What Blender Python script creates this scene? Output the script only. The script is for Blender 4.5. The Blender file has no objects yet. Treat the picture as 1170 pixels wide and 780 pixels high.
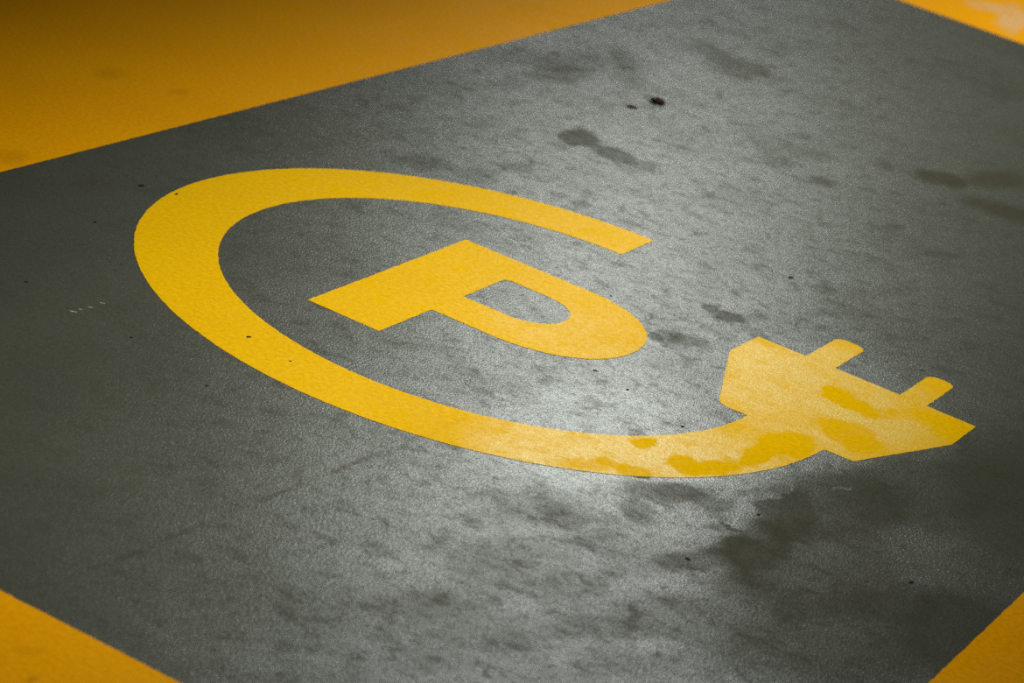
import bpy, bmesh, math, random
from mathutils import Matrix, Vector, noise

random.seed(7)
sc = bpy.context.scene
COL = sc.collection
U = 0.6                      # outer radius of the painted ring, metres

# ------------------------------------------------------------------ objects
def tag(o, label=None, cat=None, group=None, kind=None):
    if label: o['label'] = label
    if cat: o['category'] = cat
    if group: o['group'] = group
    if kind: o['kind'] = kind
    return o

def link_mesh(name, bm, mat, parent=None):
    me = bpy.data.meshes.new(name)
    bm.normal_update()
    bm.to_mesh(me); bm.free()
    me.materials.append(mat)
    o = bpy.data.objects.new(name, me)
    COL.objects.link(o)
    if parent: o.parent = parent
    return o

def empty(name, loc):
    o = bpy.data.objects.new(name, None)
    o.empty_display_size = .1
    o.location = loc
    COL.objects.link(o)
    return o

# ------------------------------------------------------------------ node helpers
class NT:
    def __init__(self, tree): self.t = tree
    def n(self, typ, **kw):
        nd = self.t.nodes.new(typ)
        for k, v in kw.items(): setattr(nd, k, v)
        return nd
    def l(self, a, b): self.t.links.new(a, b)
    def put(self, sock, v):
        if isinstance(v, bpy.types.NodeSocket): self.l(v, sock)
        else: sock.default_value = v
    def math(self, op, a, b=0.0, c=0.0, clamp=False):
        nd = self.n('ShaderNodeMath', operation=op, use_clamp=clamp)
        self.put(nd.inputs[0], a); self.put(nd.inputs[1], b); self.put(nd.inputs[2], c)
        return nd.outputs[0]
    def noise(self, vec, scale, detail=2, rough=.5, dist=0., col=False):
        nd = self.n('ShaderNodeTexNoise')
        nd.inputs['Scale'].default_value = scale
        nd.inputs['Detail'].default_value = detail
        nd.inputs['Roughness'].default_value = rough
        nd.inputs['Distortion'].default_value = dist
        self.l(vec, nd.inputs['Vector'])
        return nd.outputs['Color' if col else 'Fac']
    def ramp(self, v, a, b, lo=0., hi=1., smooth=True):
        nd = self.n('ShaderNodeMapRange')
        nd.interpolation_type = 'SMOOTHSTEP' if smooth else 'LINEAR'
        self.put(nd.inputs['Value'], v)
        nd.inputs['From Min'].default_value = a; nd.inputs['From Max'].default_value = b
        nd.inputs['To Min'].default_value = lo; nd.inputs['To Max'].default_value = hi
        return nd.outputs[0]
    def mix(self, f, a, b, blend='MIX'):
        nd = self.n('ShaderNodeMix', data_type='RGBA', blend_type=blend)
        self.put(nd.inputs[0], f)
        for s, v in ((nd.inputs[6], a), (nd.inputs[7], b)):
            if isinstance(v, tuple): s.default_value = v + (1,)
            else: self.l(v, s)
        return nd.outputs[2]
    def mapping(self, vec, loc=(0, 0, 0), rz=0., scale=(1, 1, 1), kind='POINT'):
        nd = self.n('ShaderNodeMapping', vector_type=kind)
        nd.inputs['Location'].default_value = loc
        nd.inputs['Rotation'].default_value = (0, 0, rz)
        nd.inputs['Scale'].default_value = scale
        self.l(vec, nd.inputs['Vector'])
        return nd.outputs[0]

# worn and dirty spots of the floor, plus painted glare: centre x, y, half length, half width, heading, strength, edge softness (metres)
MATTE = [
    (-0.6379, 1.493, 0.1673, 0.0721, -1.656, 0.66, 0.5),
    (-0.6059, 1.3693, 0.1179, 0.0473, -1.7421, 0.6, 0.4),
    (-0.5702, 1.6226, 0.1959, 0.0327, -1.0242, 0.6, 0.5),
    (-0.7322, 1.3986, 0.1109, 0.0497, -1.3885, 0.42, 0.6),
    (-0.3717, 1.0115, 0.0726, 0.038, 1.7814, 0.9, 0.3),
    (-0.284, 0.9901, 0.0671, 0.0445, 2.6692, 0.84, 0.4),
    (-0.2137, 0.9892, 0.0485, 0.0332, 1.6914, 0.6, 0.4),
    (-0.3431, 0.6897, 0.0579, 0.0345, -1.8526, 0.66, 0.5),
    (-0.3621, 0.5675, 0.0543, 0.0398, -1.7616, 0.54, 0.5),
    (-0.4601, 0.5199, 0.0632, 0.0466, -1.8652, 0.66, 0.5),
    (-0.5221, 0.8678, 0.0504, 0.0289, 1.7505, 0.48, 0.6),
    (-0.6304, 1.1546, 0.0589, 0.0252, -1.7233, 0.48, 0.6),
    (-0.4226, 1.9551, 0.1188, 0.0701, 1.6176, 0.66, 0.6),
    (-0.5196, 1.9913, 0.1145, 0.0672, 2.1073, 0.6, 0.6),
    (-0.1848, 1.5199, 0.0626, 0.0558, 1.7801, 0.36, 0.7),
    (-0.1122, 0.6952, 0.0241, 0.0081, 1.9305, 0.6, 0.6),
    (-0.1748, 0.6441, 0.0322, 0.0224, 1.5547, 0.66, 0.5),
    (-0.2573, 1.392, 0.0301, 0.0074, 1.9457, 0.72, 0.5),
    (-0.3531, 1.6548, 0.0335, 0.0095, 1.9124, 0.6, 0.6),
    (-0.0937, 1.4789, 0.0864, 0.0512, -2.4397, 0.48, 0.6),
    (-0.1952, 1.9228, 0.0804, 0.0527, -2.0596, 0.36, 0.7),
    (-0.0753, 1.3552, 0.0524, 0.0459, 1.5181, 0.6, 0.5),
    (0.0375, 1.3277, 0.0451, 0.034, 1.5284, 0.78, 0.5),
    (0.0754, 1.6115, 0.039, 0.0185, 1.8494, 0.72, 0.5),
    (0.1775, 1.6788, 0.082, 0.0483, -1.9321, 0.95, 0.4),
    (0.2183, 1.6624, 0.0555, 0.0253, 1.7563, 0.95, 0.4),
    (0.2586, 1.827, 0.132, 0.0625, -1.797, 0.9, 0.5),
    (0.3529, 1.6121, 0.0823, 0.0747, -2.5179, 0.95, 0.5),
    (0.2754, 1.5935, 0.0457, 0.0325, 1.7289, 0.84, 0.5),
    (0.2377, 1.2203, 0.037, 0.0221, 1.5452, 0.6, 0.5),
    (0.3755, 1.1667, 0.0525, 0.0274, -2.156, 0.66, 0.5),
    (0.3062, 0.7129, 0.044, 0.0285, 1.4744, 0.6, 0.6),
    (0.372, 0.7921, 0.0898, 0.0287, -1.9721, 0.42, 0.6),
    (0.3731, 0.6145, 0.1195, 0.0193, -2.001, 0.48, 0.6),
    (0.2554, 0.3771, 0.038, 0.0251, 1.5746, 0.9, 0.4),
    (0.2245, 0.3811, 0.0214, 0.0114, 1.7323, 0.84, 0.4),
    (0.2767, 0.444, 0.0362, 0.0181, -1.5589, 0.6, 0.5),
    (0.275, 0.2004, 0.0443, 0.0362, 1.4969, 0.72, 0.5),
    (0.2378, 0.1911, 0.0436, 0.0284, 1.7498, 0.78, 0.5),
    (0.2197, 0.1597, 0.0282, 0.013, 1.8941, 0.84, 0.4),
    (0.217, 0.5114, 0.0326, 0.0121, 1.8599, 0.48, 0.6),
    (-0.0683, 0.5275, 0.0679, 0.0469, 2.9913, 0.3, 0.7),
    (0.4255, 0.2683, 0.0989, 0.0832, 2.3488, 0.14, 0.7),
    (0.0098, -0.2723, 0.0461, 0.0289, -2.0167, 0.24, 0.6),
    (0.1547, -0.3028, 0.0551, 0.0381, -2.3457, 0.24, 0.6),
    (0.3852, -0.2273, 0.0257, 0.0141, -1.7591, 0.72, 0.4),
    (-0.3024, 0.2233, 0.052, 0.0276, -2.0635, 0.3, 0.6),
    (-0.3895, 0.1799, 0.0355, 0.0241, -1.5893, 0.6, 0.5),
    (-0.2485, 0.2869, 0.0438, 0.0267, -1.9248, 0.42, 0.6),
    (0.3186, 0.0902, 0.0681, 0.0523, 1.4107, 0.24, 0.7),
    (0.0801, -0.3374, 0.0584, 0.0287, -2.1803, 0.3, 0.6),
    (0.2638, -0.1242, 0.0407, 0.0215, -1.8006, 0.24, 0.6),
    (0.4059, -0.26, 0.0334, 0.0193, -1.9235, 0.99, 0.22),
    (0.4468, -0.3733, 0.0309, 0.022, -2.054, 0.95, 0.25),
    (0.4119, -0.3859, 0.0311, 0.0182, -2.5426, 0.9, 0.3),
    (0.3956, -0.4259, 0.0584, 0.0184, -2.2846, 0.69, 0.4),
    (0.484, -0.2763, 0.0386, 0.0309, 1.7563, 0.99, 0.22),
    (0.517, -0.2519, 0.057, 0.0248, -2.078, 0.99, 0.25),
    (0.5303, -0.2162, 0.0323, 0.0178, -1.6976, 0.8, 0.3),
    (0.54, -0.1278, 0.0742, 0.0208, -1.6093, 0.99, 0.25),
    (0.5516, -0.0612, 0.0775, 0.0347, -1.7094, 0.99, 0.25),
    (0.5455, -0.1671, 0.0422, 0.0159, -1.6998, 0.9, 0.3),
    (0.5177, 0.2413, 0.027, 0.0231, 2.3129, 0.99, 0.2),
    (0.5409, 0.2355, 0.0509, 0.0408, 2.4437, 0.99, 0.22),
    (0.5766, 0.2257, 0.0371, 0.03, 2.0883, 0.95, 0.25),
    (0.6004, 0.2335, 0.0458, 0.0237, -2.3846, 0.69, 0.35),
    (0.6013, 0.0943, 0.0607, 0.0512, 1.4499, 0.95, 0.28),
    (0.6411, 0.0716, 0.0557, 0.033, -1.9026, 0.95, 0.3),
    (0.5725, 0.0891, 0.0397, 0.0295, 1.9989, 0.8, 0.35),
    (0.6743, 0.3088, 0.0511, 0.0372, -2.9252, 0.9, 0.35),
    (0.7135, 0.2873, 0.0523, 0.037, 1.897, 0.9, 0.4),
    (0.6438, 0.2846, 0.0537, 0.03, -2.4852, 0.75, 0.4),
    (0.5142, 0.0434, 0.058, 0.0387, -2.6914, 0.55, 0.5),
    (0.5226, 0.1153, 0.0424, 0.0244, -3.0722, 0.4, 0.5),
    (0.3362, 0.3328, 0.0388, 0.0214, 2.2494, 0.69, 0.4),
    (0.3696, 0.3212, 0.0386, 0.0273, 2.4964, 0.49, 0.5),
    (0.4249, 0.347, 0.0366, 0.0212, -1.9088, 0.3, 0.59),
    (0.3239, -0.4442, 0.0215, 0.0115, 1.7857, 0.6, 0.4),
    (0.3677, -0.4431, 0.031, 0.0178, -2.1158, 0.69, 0.4),
    (0.24, -0.4549, 0.028, 0.018, -2.0168, 0.49, 0.5),
    (0.2848, -0.4271, 0.0244, 0.0147, -2.0797, 0.49, 0.5),
    (0.1308, -0.1739, 0.0387, 0.0312, -2.0667, 0.0, 0.5),
    (0.1768, 0.079, 0.0512, 0.0406, -1.8169, 0.4, 0.5),
    (0.1374, 0.0112, 0.0397, 0.0288, -2.2327, 0.35, 0.5),
    (0.5054, -0.4036, 0.0742, 0.041, -2.0695, 0.75, 0.3),
    (0.5113, -0.5035, 0.0487, 0.0257, 1.7613, 0.7, 0.35),
    (0.5213, -0.3703, 0.0704, 0.031, -2.0026, 0.6, 0.35),
    (0.5741, -0.3598, 0.0385, 0.0221, -2.0856, 0.75, 0.35),
    (0.5838, -0.3019, 0.0398, 0.0128, -1.7933, 0.5, 0.4),
    (0.3985, -0.6228, 0.0718, 0.05, 1.5538, 0.55, 0.5),
    (0.4574, -0.6138, 0.05, 0.0301, -1.6754, 0.65, 0.4),
    (0.4268, -0.6041, 0.0278, 0.0168, -1.5987, 0.5, 0.5),
    (0.3771, -0.6994, 0.0562, 0.0333, 1.7243, 0.4, 0.6),
    (0.5115, -0.6374, 0.0533, 0.031, -1.8058, 0.55, 0.5),
    (0.4692, -0.7404, 0.0848, 0.0417, -2.0066, 0.4, 0.6),
    (0.591, -0.6314, 0.0894, 0.0456, -1.9635, 0.5, 0.5),
    (0.4628, -0.8522, 0.0732, 0.0455, -1.765, 0.4, 0.6),
    (0.3788, -0.848, 0.0453, 0.0289, -1.675, 0.35, 0.6),
    (0.4532, -1.0197, 0.0779, 0.0455, -1.9449, 0.45, 0.6),
    (0.5538, -0.7975, 0.0708, 0.0389, -1.9388, 0.4, 0.6),
    (0.5863, -1.0038, 0.0517, 0.0282, -1.9988, 0.5, 0.6),
    (0.6393, -0.861, 0.0827, 0.0454, -1.957, 0.55, 0.6),
    (0.6772, -0.7535, 0.0891, 0.0512, -1.8588, 0.6, 0.5),
    (0.7034, -0.9372, 0.0899, 0.0369, -2.1201, 0.5, 0.6),
    (0.6719, -1.0459, 0.0741, 0.0318, -2.1223, 0.3, 0.6),
    (0.686, -0.7029, 0.0375, 0.0226, -2.2885, 0.4, 0.5),
    (0.6067, -0.4153, 0.0121, 0.0073, 2.915, 0.9, 0.3),
    (0.6266, -0.4187, 0.0107, 0.0064, 2.9221, 0.9, 0.3),
    (0.6986, -0.1814, 0.1823, 0.0971, -1.746, 0.84, 0.3),
    (0.6639, -0.3043, 0.1152, 0.0478, 1.8486, 0.83, 0.25),
    (0.6808, -0.4399, 0.1075, 0.0501, 1.7927, 0.83, 0.28),
    (0.7615, -0.4351, 0.2136, 0.118, -1.5961, 0.81, 0.35),
    (0.7726, 0.0033, 0.2445, 0.1245, -1.761, 0.83, 0.4),
    (0.8713, 0.0982, 0.2991, 0.0942, 1.8113, 0.83, 0.5),
    (0.7471, -0.6197, 0.1433, 0.0685, 1.7949, 0.64, 0.5),
    (0.8773, -0.6184, 0.2094, 0.1171, -1.8114, 0.75, 0.45),
    (0.9745, -0.4315, 0.1564, 0.0778, 1.6392, 0.84, 0.4),
    (0.7629, -0.77, 0.1218, 0.0648, 1.7431, 0.46, 0.6),
    (0.8918, -0.4228, 0.1012, 0.0531, -1.8628, 0.78, 0.4),
    (0.8004, 0.2606, 0.1742, 0.0778, 1.6522, 0.64, 0.6),
    (0.4605, -1.1182, 0.1629, 0.11, -1.6663, 0.4, 0.7),
    (0.5698, -1.043, 0.1576, 0.0968, -1.8829, 0.35, 0.7),
    (0.3472, -1.164, 0.1419, 0.0968, -1.7446, 0.3, 0.7),
    (-0.6622, 2.1199, 0.3928, 0.1553, -1.6474, 0.3, 0.7),
    (-0.3613, 2.4099, 0.6369, 0.247, -1.6249, 0.18, 0.7),
    (0.5419, -0.899, 0.2044, 0.1153, -1.9424, 0.38, 0.7),
    (0.477, -0.7293, 0.1693, 0.1026, -1.7587, 0.3, 0.6),
    (0.6567, -0.5392, 0.1259, 0.0677, 1.7002, 0.35, 0.6),
    (0.585, -1.158, 0.2344, 0.079, -2.1765, 0.3, 0.7),
    (-0.4427, 1.3039, 0.3328, 0.1367, -1.7465, 0.2, 0.7),
    (0.6401, -0.5625, 0.0946, 0.0312, -1.9878, 0.75, 0.35),
    (0.6512, -0.482, 0.0578, 0.023, -1.7327, 0.8, 0.3),
]
FILM = [
    (0.8608, -0.1379, 0.0828, 0.0531, 1.7185, 0.3, 0.4),
    (0.9182, -0.2383, 0.0912, 0.0679, 1.8375, 0.28, 0.45),
    (0.8182, -0.1756, 0.0386, 0.0201, -1.6105, 0.25, 0.5),
    (0.9301, -0.1548, 0.0675, 0.0502, 1.8282, 0.2, 0.5),
    (0.5915, -0.4738, 0.0562, 0.0267, -1.9827, 0.5, 0.3),
    (0.5927, -0.3846, 0.0503, 0.014, -1.6398, 0.5, 0.3),
    (0.5562, -0.5603, 0.0441, 0.0333, -2.1909, 0.4, 0.4),
    (0.6118, -0.2506, 0.0761, 0.0154, -1.6191, 0.5, 0.35),
    (0.5973, -0.3159, 0.0277, 0.0145, -1.8521, 0.4, 0.4),
    (0.4735, -0.5357, 0.069, 0.0255, -1.048, 0.35, 0.4),
    (0.3793, -0.5339, 0.0655, 0.0354, -2.3389, 0.3, 0.5),
    (0.611, -0.7265, 0.0566, 0.0268, -2.0288, 0.3, 0.5),
    (0.5651, -0.6887, 0.039, 0.0219, -1.8796, 0.3, 0.5),
    (0.6423, -0.062, 0.0242, 0.0144, 2.1636, 0.4, 0.4),
    (0.6842, -0.1281, 0.0203, 0.0054, -1.6478, 0.4, 0.4),
    (0.7194, 0.1254, 0.028, 0.0133, -1.8578, 0.45, 0.4),
]
GLARE = [  # where reflected light bleaches the coating: pale colour painted in, gloss raised
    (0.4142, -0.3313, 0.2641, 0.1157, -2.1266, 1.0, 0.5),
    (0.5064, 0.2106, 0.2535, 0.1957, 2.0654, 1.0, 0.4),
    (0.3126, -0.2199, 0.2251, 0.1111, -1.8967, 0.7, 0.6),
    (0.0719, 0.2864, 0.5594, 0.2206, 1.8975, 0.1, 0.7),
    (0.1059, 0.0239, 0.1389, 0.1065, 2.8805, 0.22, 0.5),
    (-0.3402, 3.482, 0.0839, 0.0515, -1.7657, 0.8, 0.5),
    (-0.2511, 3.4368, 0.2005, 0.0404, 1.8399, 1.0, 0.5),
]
DIRT = [
    (0.5086, -0.7882, 0.2142, 0.1328, -1.5687, 0.32, 0.7),
    (0.4159, -0.9569, 0.1407, 0.0911, 1.6345, 0.2, 0.7),
    (0.6659, -0.7301, 0.1463, 0.0848, 1.6503, 0.3, 0.7),
    (0.1775, 1.6788, 0.0858, 0.05, -1.9613, 0.5, 0.5),
    (0.3486, 1.6246, 0.0915, 0.082, -2.5655, 0.5, 0.5),
    (0.2609, 1.8203, 0.131, 0.0619, -1.8068, 0.5, 0.5),
    (-0.4161, 1.9406, 0.1469, 0.0898, 1.5449, 0.35, 0.6),
    (-0.6256, 1.5553, 0.2179, 0.0937, -1.6462, 0.25, 0.6),
    (0.5863, -1.0038, 0.0188, 0.0116, -1.8553, 0.8, 0.6),
    (0.4467, -0.6203, 0.0903, 0.0476, -1.9332, 0.25, 0.7),
    (0.5152, -0.4179, 0.0842, 0.0457, -2.2009, 0.3, 0.5),
    (0.2554, 0.3771, 0.0403, 0.0274, 1.4998, 0.35, 0.5),
    (0.2414, 0.1836, 0.0516, 0.041, -2.275, 0.3, 0.6),
    (0.7588, -0.3957, 0.2871, 0.1587, -1.6363, 0.25, 0.6),
    (-0.6791, -0.1955, 0.063, 0.035, -1.7243, 0.3, 0.7),
    (-1.03, 0.3114, 0.0473, 0.0264, -1.4562, 0.3, 0.7),
    (-0.8249, -0.2345, 0.044, 0.0261, 1.8628, 0.35, 0.7),
    (-0.9081, 0.3688, 0.028, 0.0153, -1.5247, 0.3, 0.6),
    (0.2593, -1.563, 0.0098, 0.0057, 2.1005, 0.5, 0.7),
    (0.2162, -1.5163, 0.0208, 0.0114, -2.1034, 0.2, 0.7),
    (0.3976, -0.7532, 0.0104, 0.0064, -2.1328, 0.7, 0.5),
    (0.3647, -0.7833, 0.0073, 0.0054, -2.3412, 0.6, 0.5),
    (0.4227, -0.5964, 0.009, 0.0037, 1.9498, 0.6, 0.5),
    (0.4893, -0.8393, 0.0082, 0.0044, 1.845, 0.6, 0.5),
    (0.4653, -0.9845, 0.01, 0.0074, -2.769, 0.5, 0.5),
    (0.476, -0.6226, 0.0171, 0.0103, -1.6171, 0.4, 0.6),
    (0.9738, -0.1609, 0.0248, 0.0117, 1.63, 0.5, 0.5),
    (0.8259, -0.4094, 0.0512, 0.0043, -1.5996, 0.4, 0.5),
    (0.7312, -0.0429, 0.0203, 0.0066, -2.3935, 0.5, 0.5),
    (0.3852, -0.2273, 0.0249, 0.0132, -1.8259, 0.3, 0.5),
    (0.2486, -0.9927, 0.0515, 0.0273, -2.0069, 0.2, 0.7),
    (0.4295, -1.0885, 0.0642, 0.0401, -1.8875, 0.15, 0.7),
    (-0.4508, 2.9087, 0.115, 0.0376, 1.7649, 0.1, 0.7),
    (0.01, 2.6133, 0.1062, 0.0376, -1.4754, 0.3, 0.7),
    (0.2793, 0.5085, 0.0326, 0.0158, -1.7378, 0.3, 0.6),
    (0.2828, 1.2124, 0.0275, 0.0114, -1.7866, 0.2, 0.6),
]

def blobs(N, vec, lst, after=None):
    # every spot waits for the one before it, which keeps the shader's working memory small
    acc = None
    for x, y, a, b, rz, s, sf in lst:
        if s <= 0: continue
        src = vec
        prev = acc if acc is not None else after
        if prev is not None:
            q = N.n('ShaderNodeVectorMath', operation='MULTIPLY_ADD')
            N.l(prev, q.inputs[0]); q.inputs[1].default_value = (1e-7, 1e-7, 0); N.l(vec, q.inputs[2])
            src = q.outputs[0]
        v = N.mapping(src, (x, y, 0), rz, (a, b, 1), 'TEXTURE')
        ln = N.n('ShaderNodeVectorMath', operation='LENGTH'); N.l(v, ln.inputs[0])
        m = N.ramp(ln.outputs['Value'], 1 + sf * .6, max(1 - sf, .1), 0., s)
        if acc is None: acc = m
        else:                                  # soft union 1-(1-a)(1-b)
            q = N.math('MULTIPLY_ADD', acc, N.math('MULTIPLY', m, -1.), m)
            acc = N.math('ADD', acc, q)
    return acc

def wear_glare_group():
    g = bpy.data.node_groups.new('floor_wear_glare', 'ShaderNodeTree')
    for nm in ('Sheen', 'Dust', 'Dirt', 'Height', 'Fine'):
        g.interface.new_socket(nm, in_out='OUTPUT', socket_type='NodeSocketFloat')
    N = NT(g)
    out = N.n('NodeGroupOutput')
    geo = N.n('ShaderNodeNewGeometry')
    flat = N.n('ShaderNodeVectorMath', operation='MULTIPLY'); N.l(geo.outputs['Position'], flat.inputs[0])
    flat.inputs[1].default_value = (1, 1, 0)
    pos = flat.outputs[0]
    def warp(vec, scale, amp, detail=3):
        c = N.noise(vec, scale, detail, .6, col=True)
        s = N.n('ShaderNodeVectorMath', operation='SUBTRACT'); N.l(c, s.inputs[0]); s.inputs[1].default_value = (.5, .5, 0)
        m = N.n('ShaderNodeVectorMath', operation='SCALE'); N.l(s.outputs[0], m.inputs[0]); m.inputs['Scale'].default_value = amp
        a = N.n('ShaderNodeVectorMath', operation='ADD'); N.l(vec, a.inputs[0]); N.l(m.outputs[0], a.inputs[1])
        f = N.n('ShaderNodeVectorMath', operation='MULTIPLY'); N.l(a.outputs[0], f.inputs[0]); f.inputs[1].default_value = (1, 1, 0)
        return f.outputs[0]
    wv = warp(warp(pos, 8, .075, 4), 45, .024, 3)
    wd = warp(warp(pos, 9, .03, 3), 50, .016, 3)
    matte = blobs(N, wv, MATTE)
    film = blobs(N, wv, FILM, matte)
    glare = blobs(N, wv, GLARE, film)
    dirt = blobs(N, wd, DIRT, glare)
    # broken, cloudy polish of the coating
    cl1 = N.noise(pos, 5.5, 5, .6, .5)
    cl2 = N.noise(pos, 26, 4, .65, .3)
    cloud = N.math('ADD', N.math('MULTIPLY', cl1, .55), N.math('MULTIPLY', cl2, .45))
    cloud = N.ramp(cloud, .36, .60, .60, 1.15)
    pep = N.noise(pos, 60, 4, .75)
    cloud = N.math('MULTIPLY', cloud, N.ramp(pep, .34, .54, .48, 1.08))
    blot = N.ramp(N.noise(wv, 19, 5, .68), .51, .63, 1., .38)
    blot = N.math('MULTIPLY', blot, N.ramp(N.noise(wv, 47, 4, .7), .54, .66, 1., .5))
    cloud = N.math('MULTIPLY', cloud, blot)
    grain = N.noise(pos, 250, 2, .75)
    cloud = N.math('MULTIPLY', cloud, N.ramp(grain, .30, .70, .35, 1.65, False))
    fine = N.noise(pos, 120, 3, .7)
    left = N.math('SUBTRACT', 1., matte)
    left = N.math('MAXIMUM', left, film)
    sheen = N.math('MULTIPLY', left, cloud)
    # a faint pour joint across the bay
    jv = N.mapping(pos, (JOINT[0][0], JOINT[0][1], 0), JOINT_RZ, (1, 1, 1), 'TEXTURE')
    sx = N.n('ShaderNodeSeparateXYZ'); N.l(jv, sx.inputs[0])
    jd = N.math('ABSOLUTE', N.math('ADD', sx.outputs[1], N.math('MULTIPLY', N.math('SUBTRACT', N.noise(pos, 18, 2), .5), .012)))
    jl = N.math('MULTIPLY', N.ramp(jd, .002, .007, 1., 0.), N.math('MULTIPLY', N.ramp(sx.outputs[0], JOINT_LEN, JOINT_LEN * .75, 0., 1.), N.ramp(sx.outputs[0], -.45, 0., 0., 1.)))
    jl = N.math('MULTIPLY', jl, N.ramp(N.noise(pos, 14, 3), .4, .6, .25, 1.))
    dirt = N.math('MAXIMUM', dirt, N.math('MULTIPLY', jl, .85))
    sheen = N.math('MULTIPLY', sheen, N.math('SUBTRACT', 1., N.math('MULTIPLY', jl, .5)))
    # orange-peel skin of the coating
    h1 = N.noise(pos, 230, 2, .65)
    h2 = N.noise(pos, 560, 1, .5)
    hgt = N.math('ADD', N.math('MULTIPLY', h1, .7), N.math('MULTIPLY', h2, .3))
    for nm, s in (('Sheen', sheen), ('Dust', glare), ('Dirt', dirt), ('Height', hgt), ('Fine', fine)):
        N.l(s, out.inputs[nm])
    return g

JOINT = ((0.1764, -0.7585), (0.1447, -1.2890))
_d = Vector(JOINT[1]) - Vector(JOINT[0])
JOINT_RZ = math.atan2(_d.y, _d.x); JOINT_LEN = _d.length * 1.15
WEAR_GLARE = wear_glare_group()

def coating(name, base, base2, glare_col, glare_amt, dirt_col, dirt_amt, rough, spec, glare_spec, bump, pits=0.):
    m = bpy.data.materials.new(name); m.use_nodes = True
    t = m.node_tree; t.nodes.clear(); N = NT(t)
    out = N.n('ShaderNodeOutputMaterial'); bs = N.n('ShaderNodeBsdfPrincipled')
    N.l(bs.outputs[0], out.inputs[0])
    w = N.n('ShaderNodeGroup'); w.node_tree = WEAR_GLARE
    geo = N.n('ShaderNodeNewGeometry')
    pos = geo.outputs['Position']
    tone = N.ramp(N.noise(pos, 3.2, 5, .6), .3, .7)
    c = N.mix(tone, base, base2)
    fn = N.ramp(w.outputs['Fine'], .3, .7, .86, 1.14, False)
    cm = N.n('ShaderNodeVectorMath', operation='SCALE'); N.l(c, cm.inputs[0]); N.l(fn, cm.inputs['Scale'])
    c = cm.outputs[0]
    if pits:
        pn = N.noise(pos, 95, 2, .6)
        pm = N.math('MULTIPLY', N.ramp(pn, .66, .74), pits)
        c = N.mix(pm, c, tuple(v * .25 for v in base))
    dn = N.math('MULTIPLY', N.math('MULTIPLY', w.outputs['Dust'], w.outputs['Sheen'], clamp=True), glare_amt)
    c = N.mix(dn, c, glare_col)  # pale tint of the reflection, painted into the base colour
    c = N.mix(N.math('MULTIPLY', w.outputs['Dirt'], dirt_amt), c, dirt_col)
    N.l(c, bs.inputs['Base Color'])
    bs.inputs['Roughness'].default_value = rough
    sp = N.math('MULTIPLY', w.outputs['Sheen'], N.math('MULTIPLY_ADD', w.outputs['Dust'], glare_spec, spec))
    N.l(sp, bs.inputs['Specular IOR Level'])
    b = N.n('ShaderNodeBump'); b.inputs['Strength'].default_value = 1.; b.inputs['Distance'].default_value = bump
    N.l(w.outputs['Height'], b.inputs['Height']); N.l(b.outputs[0], bs.inputs['Normal'])
    return m

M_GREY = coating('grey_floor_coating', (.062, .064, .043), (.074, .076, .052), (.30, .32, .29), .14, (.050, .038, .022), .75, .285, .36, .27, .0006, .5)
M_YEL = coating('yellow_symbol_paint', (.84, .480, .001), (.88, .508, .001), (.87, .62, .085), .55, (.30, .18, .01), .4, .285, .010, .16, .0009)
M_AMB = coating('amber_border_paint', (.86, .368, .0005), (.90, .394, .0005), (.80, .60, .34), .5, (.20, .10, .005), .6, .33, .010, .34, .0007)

def plain(name, col, rough=.8):
    m = bpy.data.materials.new(name); m.use_nodes = True
    N = NT(m.node_tree); bs = m.node_tree.nodes['Principled BSDF']
    tc = N.n('ShaderNodeTexCoord')
    f = N.noise(tc.outputs['Object'], 220, 3, .6)
    N.l(N.mix(f, tuple(v * .6 for v in col), tuple(v * 1.4 for v in col)), bs.inputs['Base Color'])
    bs.inputs['Roughness'].default_value = rough
    return m
M_LEAF = plain('dry_leaf', (.11, .040, .010))
M_LEAF2 = plain('faded_leaf', (.12, .065, .04))
M_GRIT = plain('black_grit', (.008, .007, .006))
M_BROWN = plain('brown_grit', (.05, .025, .012))
M_CHIP = plain('pale_chip', (.45, .44, .40))

# ------------------------------------------------------------------ floor slab
bm = bmesh.new()
bmesh.ops.create_cube(bm, size=1, matrix=Matrix.Translation((0, 1.2, -.06)) @ Matrix.Diagonal((7, 10, .12, 1)))
floor = link_mesh('floor', bm, M_GREY)
tag(floor, 'grey coated concrete floor of a parking bay with worn patches', 'floor', kind='structure')

# ------------------------------------------------------------------ paint shapes
TH = .0005
def jag(pts, step=.006, amp=.0011, plain=()):
    """subdivide an outline and roughen it like a stencilled paint edge"""
    out = []
    n = len(pts)
    for i in range(n):
        a = Vector(pts[i]); b = Vector(pts[(i + 1) % n])
        k = max(1, int((b - a).length / step))
        d = (b - a); nrm = Vector((-d.y, d.x)); nrm = nrm.normalized() if nrm.length else nrm
        for j in range(k):
            p = a.lerp(b, j / k)
            e = noise.noise(Vector((p.x * 90, p.y * 90, 3.1))) + .6 * noise.noise(Vector((p.x * 260, p.y * 260, 9.7)))
            out.append(p + nrm * e * (0 if i in plain or (j == 0 and i - 1 in plain) else amp))
    return out

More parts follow.
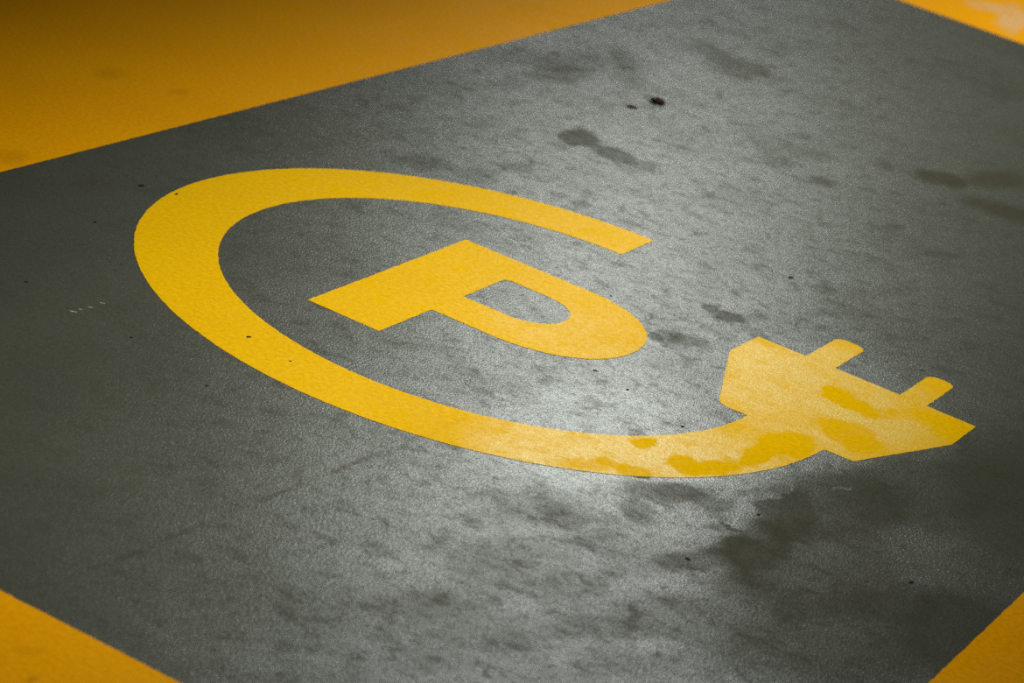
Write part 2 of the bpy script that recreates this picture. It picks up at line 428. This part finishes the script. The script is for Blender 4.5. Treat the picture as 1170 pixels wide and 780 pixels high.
def slab(loops, z0=0., th=TH):
    """paint film: filled outlines (first outer, then holes) with a small thickness"""
    bm = bmesh.new(); edges = []
    for lp in loops:
        vs = [bm.verts.new((p[0], p[1], z0 + th)) for p in lp]
        edges += [bm.edges.new((vs[i], vs[(i + 1) % len(vs)])) for i in range(len(vs))]
    r = bmesh.ops.triangle_fill(bm, use_beauty=True, use_dissolve=False, edges=edges)
    for f in bm.faces:
        f.normal_update()
        if f.normal.z < 0: f.normal_flip()
    top = list(bm.faces)
    bnd = [e for e in bm.edges if e.is_boundary]
    ex = bmesh.ops.extrude_edge_only(bm, edges=bnd)
    for v in ex['geom']:
        if isinstance(v, bmesh.types.BMVert): v.co.z = z0
    bmesh.ops.recalc_face_normals(bm, faces=[f for f in bm.faces if f not in top])
    return bm

def arc(cx, cy, rx, ry, a0, a1, n, e=2.0):
    pts = []
    for i in range(n + 1):
        a = math.radians(a0 + (a1 - a0) * i / n)
        c, s = math.cos(a), math.sin(a)
        pts.append((cx + rx * math.copysign(abs(c) ** (2 / e), c), cy + ry * math.copysign(abs(s) ** (2 / e), s)))
    return pts
def sc_(pts): return [(x * U, y * U) for x, y in pts]

# the open ring that ends in a plug
sym = empty('charging_symbol', (0, 0, 0))
tag(sym, 'yellow painted open ring ending in an electric plug on the grey bay floor', 'floor symbol')
RI = .7733
out_a, in_a = -1.0, -.6            # where the ring meets the plug
ring = arc(0, 0, 1, 1, 90, 360 + out_a, 220) + arc(0, 0, RI, RI, 360 + in_a, 90, 180)
nO = 221                             # ring[220] and ring[221] are the two corners at the plug
link_mesh('cable_ring', slab([jag(sc_(ring), plain=(nO - 1,))]), M_YEL, sym)
base_y = -.0115
body = [(.694, -.003), (.7095, base_y), ring[nO], ring[nO - 1], (1.0842, base_y - .002), (1.2215, .374), (1.2200, .5730),
        (1.0712, .5750), (.9903, .5750), (.7900, .5750), (.6985, .5750), (.5479, .5735), (.5435, .3830), (.6800, .008)]
plug = link_mesh('plug_body', slab([jag(sc_(body), plain=(2, 6 + 1, 9))]), M_YEL, sym)
for x0, x1 in ((.6985, .7900), (.9903, 1.0712)):
    r = .034
    xm = (x0 + x1) / 2
    pr = [(x0, .575), (x1, .575)] + arc(x1 - r, .8205 - r, r, r, 0, 90, 8) + arc(x0 + r, .8205 - r, r, r, 90, 180, 8)
    link_mesh('prong', slab([jag(sc_(pr), plain=(0,))]), M_YEL, plug)

# the letter inside the ring
def bowl(cx, cy, rx, ry, n, e): return arc(cx, cy, rx, ry, -90, 90, n, e)
outer = [(-.3225, -.4735), (-.0985, -.4745), (-.0980, -.1985)] + bowl(.085, .0945, .298, .2935, 60, 2.12) + [(-.3250, .3870)]
hole = [(-.0975, -.0245)] + bowl(.037, .0985, .122, .123, 36, 2.1) + [(-.078, .2225), (-.0905, .2160), (-.0975, .203)]
let = link_mesh('parking_letter', slab([jag(sc_(outer)), jag(sc_(hole))]), M_YEL)
tag(let, 'yellow painted capital letter P on the grey floor inside the open ring', 'floor lettering')

# border stripes round the bay
BX0, BX1, BY0, BY1 = -1.3165 * U, 1.6715 * U, -2.387 * U, 5.305 * U
W = .80
def border(name, x0, y0, x1, y1, label):
    o = link_mesh(name, slab([jag([(x0, y0), (x1, y0), (x1, y1), (x0, y1)], .012, .0012)]), M_AMB)
    return tag(o, label, 'floor stripe', 'amber border stripes around the parking bay')
border('painted_stripe', BX0 - W, BY0 - W, BX0, BY1 + W, 'broadest amber painted stripe, beyond the curve of the ring, fading into shade')
border('painted_stripe', BX0 + .002, BY0 - W, BX1, BY0, 'amber painted stripe crossing the bay end below the foot of the letter P, evenly lit')
border('painted_stripe', BX1 + .002, BY0 - W, BX1 + W, BY1 + W, 'dim amber painted stripe nearest the plug corner past the dark worn patch')
border('painted_stripe', BX0 + .002, BY1, BX1, BY1 + W, 'amber painted stripe at the far end of the bay with pale glossy patches')

# ------------------------------------------------------------------ litter on the floor
def grit(name, x, y, lx, ly, h, rz, mat, label, cat, group=None, seed=0, z=0.):
    bm = bmesh.new()
    bmesh.ops.create_icosphere(bm, subdivisions=3, radius=1)
    for v in bm.verts:
        n = v.co.normalized()
        k = 1 + .38 * noise.noise(n * 1.7 + Vector((seed * 3.1, 0, 0))) + .15 * noise.noise(n * 4.3 + Vector((0, seed * 2.3, 0)))
        v.co = Vector((n.x * lx * k, n.y * ly * k, max(n.z, -.35) * h * k))
    zmin = min(v.co.z for v in bm.verts)
    for v in bm.verts: v.co.z -= zmin
    for f in bm.faces: f.smooth = True
    o = link_mesh(name, bm, mat)
    o.location = (x, y, z); o.rotation_euler = (0, 0, rz)
    return tag(o, label, cat, group)

def leaf(name, x, y, L, Wd, rz, mat, label, curl=.35, seed=0, stalk=True):
    root = empty(name, (x, y, 0)); root.rotation_euler = (0, 0, rz)
    bm = bmesh.new()
    nu, nv = 22, 12
    grid = []
    for i in range(nu + 1):
        u = i / nu
        hw = Wd * .5 * (math.sin(math.pi * min(1, u * 1.02)) ** .8) * (1 + .18 * math.sin(u * 23 + seed))
        row = []
        for j in range(nv + 1):
            w = j / nv * 2 - 1
            z = curl * L * (.42 * w * w * (hw / (Wd * .5) + .05) + .30 * (u - .5) ** 2 * 2) + .05 * L * noise.noise(Vector((u * 4, w * 2, seed)))
            row.append(bm.verts.new(((u - .5) * L, w * hw, z)))
        grid.append(row)
    for i in range(nu):
        for j in range(nv):
            bm.faces.new((grid[i][j], grid[i + 1][j], grid[i + 1][j + 1], grid[i][j + 1]))
    bmesh.ops.solidify(bm, geom=bm.faces[:], thickness=.0006)
    zmin = min(v.co.z for v in bm.verts)
    for v in bm.verts: v.co.z -= zmin
    for f in bm.faces: f.smooth = True
    link_mesh('blade', bm, mat, root)
    if stalk:
        bm = bmesh.new()
        prev = None
        for i in range(9):
            t = i / 8
            c = Vector((-L * .5 - t * L * .42, .05 * L * math.sin(t * 2.2), .0022 + .004 * (1 - t)))
            r = .0011
            ringv = [bm.verts.new(c + Vector((0, r * math.cos(a), r * math.sin(a)))) for a in [k * math.pi / 3 for k in range(6)]]
            if prev:
                for k in range(6): bm.faces.new((prev[k], prev[(k + 1) % 6], ringv[(k + 1) % 6], ringv[k]))
            prev = ringv
        bmesh.ops.holes_fill(bm, edges=[e for e in bm.edges if e.is_boundary])
        link_mesh('stalk', bm, mat, root)
    return tag(root, label, 'leaf')

x, y = (-0.4019, 1.4414)
leaf('dried_leaf', x, y, .040, .030, math.radians(-8), M_LEAF, 'dark brown curled dried leaf on the grey floor beyond the ring', .42, 1)
x, y = (-0.4139, 1.3398)
leaf('dried_leaf', x, y, .027, .017, math.radians(25), M_LEAF2, 'faded reddish leaf scrap lying flat next to the dark curled leaf', .2, 4, False)
GR = 'specks of grit on the bay floor'
SPECKS = [
    ((-0.1595, -0.5034), .0034, .0052, M_GRIT, TH, 'black grit speck in the middle of the yellow ring curve'),
    ((-0.5816, -0.1010), .0034, .0050, M_BROWN, TH, 'dark brown grit speck on the yellow ring near its outer edge'),
    ((-0.6356, -0.1266), .0048, .0075, M_GRIT, 0, 'dark elongated crumb on the grey floor just outside the ring'),
    ((-0.0723, -0.5209), .0022, .0030, M_BROWN, TH, 'tiny brown speck on the lower band of the yellow ring'),
    ((-0.2565, -0.6710), .0026, .0036, M_GRIT, 0, 'black speck on the dark grey floor outside the ring band'),
    ((-0.0928, -0.7111), .0024, .0034, M_GRIT, 0, 'black speck on the grey floor below the ring band'),
    ((-0.4703, -0.6477), .0028, .0040, M_GRIT, 0, 'black speck on the dark floor beside the pale scratch'),
    ((-0.5706, -0.3431), .0030, .0042, M_GRIT, 0, 'black speck on the dark floor between ring and wide stripe'),
    ((0.2275, -0.0835), .0024, .0062, M_GRIT, 0, 'black sliver of grit on the grey floor under the bowl of the letter P'),
    ((0.2954, -0.1024), .0028, .0034, M_GRIT, 0, 'black speck inside the ring between the letter P and the plug'),
    ((0.4173, -0.1521), .0028, .0036, M_GRIT, 0, 'black speck inside the ring close to the end of the curve by the plug'),
    ((0.6322, -0.3411), .0030, .0040, M_GRIT, 0, 'black speck on the dark worn patch below the ring'),
    ((0.6265, -0.5752), .0040, .0050, M_BROWN, 0, 'brown speck on the grey floor below the pale patch'),
    ((0.8757, -0.3418), .0034, .0068, M_GRIT, 0, 'black sliver of grit near the dim amber stripe'),
    ((0.2400, 0.6946), .0050, .0075, M_BROWN, 0, 'brown crumb alone on the grey floor beyond the plug'),
    ((0.0860, 0.2517), .0026, .0034, M_BROWN, 0, 'small brown speck beside the upper bowl of the letter P'),
    ((0.5759, 0.4989), .0018, .0075, M_GRIT, 0, 'thin dark sliver on the grey floor just past the outer plug prong'),
]
for i, ((x, y), a, b, mt, z, lab) in enumerate(SPECKS):
    grit('grit_speck', x, y, a * .58, b * .72, a * .4, -.55 + 1.3 * noise.noise(Vector((i * 1.7, 2, 0))), mt, lab, 'speck', GR, i, z)

# pale scuff: a few chips of lifted coating
for i, ((x, y), a, b) in enumerate((( (-0.3617, -0.6728), .0030, .0075), ((-0.3613, -0.6563), .0022, .005), ((-0.3588, -0.6359), .0022, .0060), ((-0.3583, -0.6060), .0018, .0060))):
    labs = ('largest pale flake of the scuff on the dark floor outside the ring', 'pale flake next to the largest one in the scuff on the dark floor',
            'pale flake midway along the scuff on the dark floor', 'thin pale flake at the ring end of the scuff on the dark floor')
    grit('coating_flake', x, y, a * .45, b * .8, .0005, -1.0, M_CHIP, labs[i], 'flake', 'pale flakes of a scuff mark', 30 + i)

# ------------------------------------------------------------------ camera
R = [[0.851516, -0.367112, 0.374366], [0.469015, 0.214103, -0.856846], [0.234405, 0.905201, 0.354493]]
C = [1.72043, -3.84762, 1.54688]
cam = bpy.data.cameras.new('camera'); co = bpy.data.objects.new('camera', cam); COL.objects.link(co)
mw = Matrix([R[0] + [C[0]], R[1] + [C[1]], R[2] + [C[2]], [0, 0, 0, 1]])
co.matrix_world = mw
cam.sensor_fit = 'HORIZONTAL'; cam.sensor_width = 36; cam.lens = 96.519
cam.clip_start = .05; cam.clip_end = 100
cam.dof.use_dof = True
cam.dof.focus_distance = 4.24
cam.dof.aperture_fstop = 4.8
cam.dof.aperture_blades = 9
sc.camera = co

# ------------------------------------------------------------------ light
def area(name, loc, target, sx, sy, power, col, spread=180, up=None):
    d = bpy.data.lights.new(name, 'AREA'); d.shape = 'RECTANGLE'; d.size = sx; d.size_y = sy
    d.energy = power; d.color = col; d.spread = math.radians(spread)
    o = bpy.data.objects.new(name, d); COL.objects.link(o)
    o.location = loc
    o.rotation_euler = (Vector(target) - Vector(loc)).to_track_quat('-Z', 'Y').to_euler()
    return o
# ceiling strip lamp above the bay
area('ceiling_lamp', (.04, 1.55, 2.4), (.04, 1.55, 0), .25, 6.3, 31, (1, .985, .92), 72)
# daylight from the open side of the garage behind the bay
area('garage_opening', (-4.65, 12.15, 6.4), (.3, -.2, 0), 1.7, 1.4, 92, (.92, .985, .935), 120)

w = bpy.data.worlds.new('world'); sc.world = w; w.use_nodes = True
bg = w.node_tree.nodes['Background']; bg.inputs[0].default_value = (.75, .85, 1, 1); bg.inputs[1].default_value = .015

sc.cycles.use_denoising = False
sc.cycles.use_adaptive_sampling = False
sc.view_settings.view_transform = 'Standard'
sc.view_settings.look = 'None'
sc.view_settings.exposure = 0
sc.view_settings.gamma = 1
sc.view_settings.use_curve_mapping = False
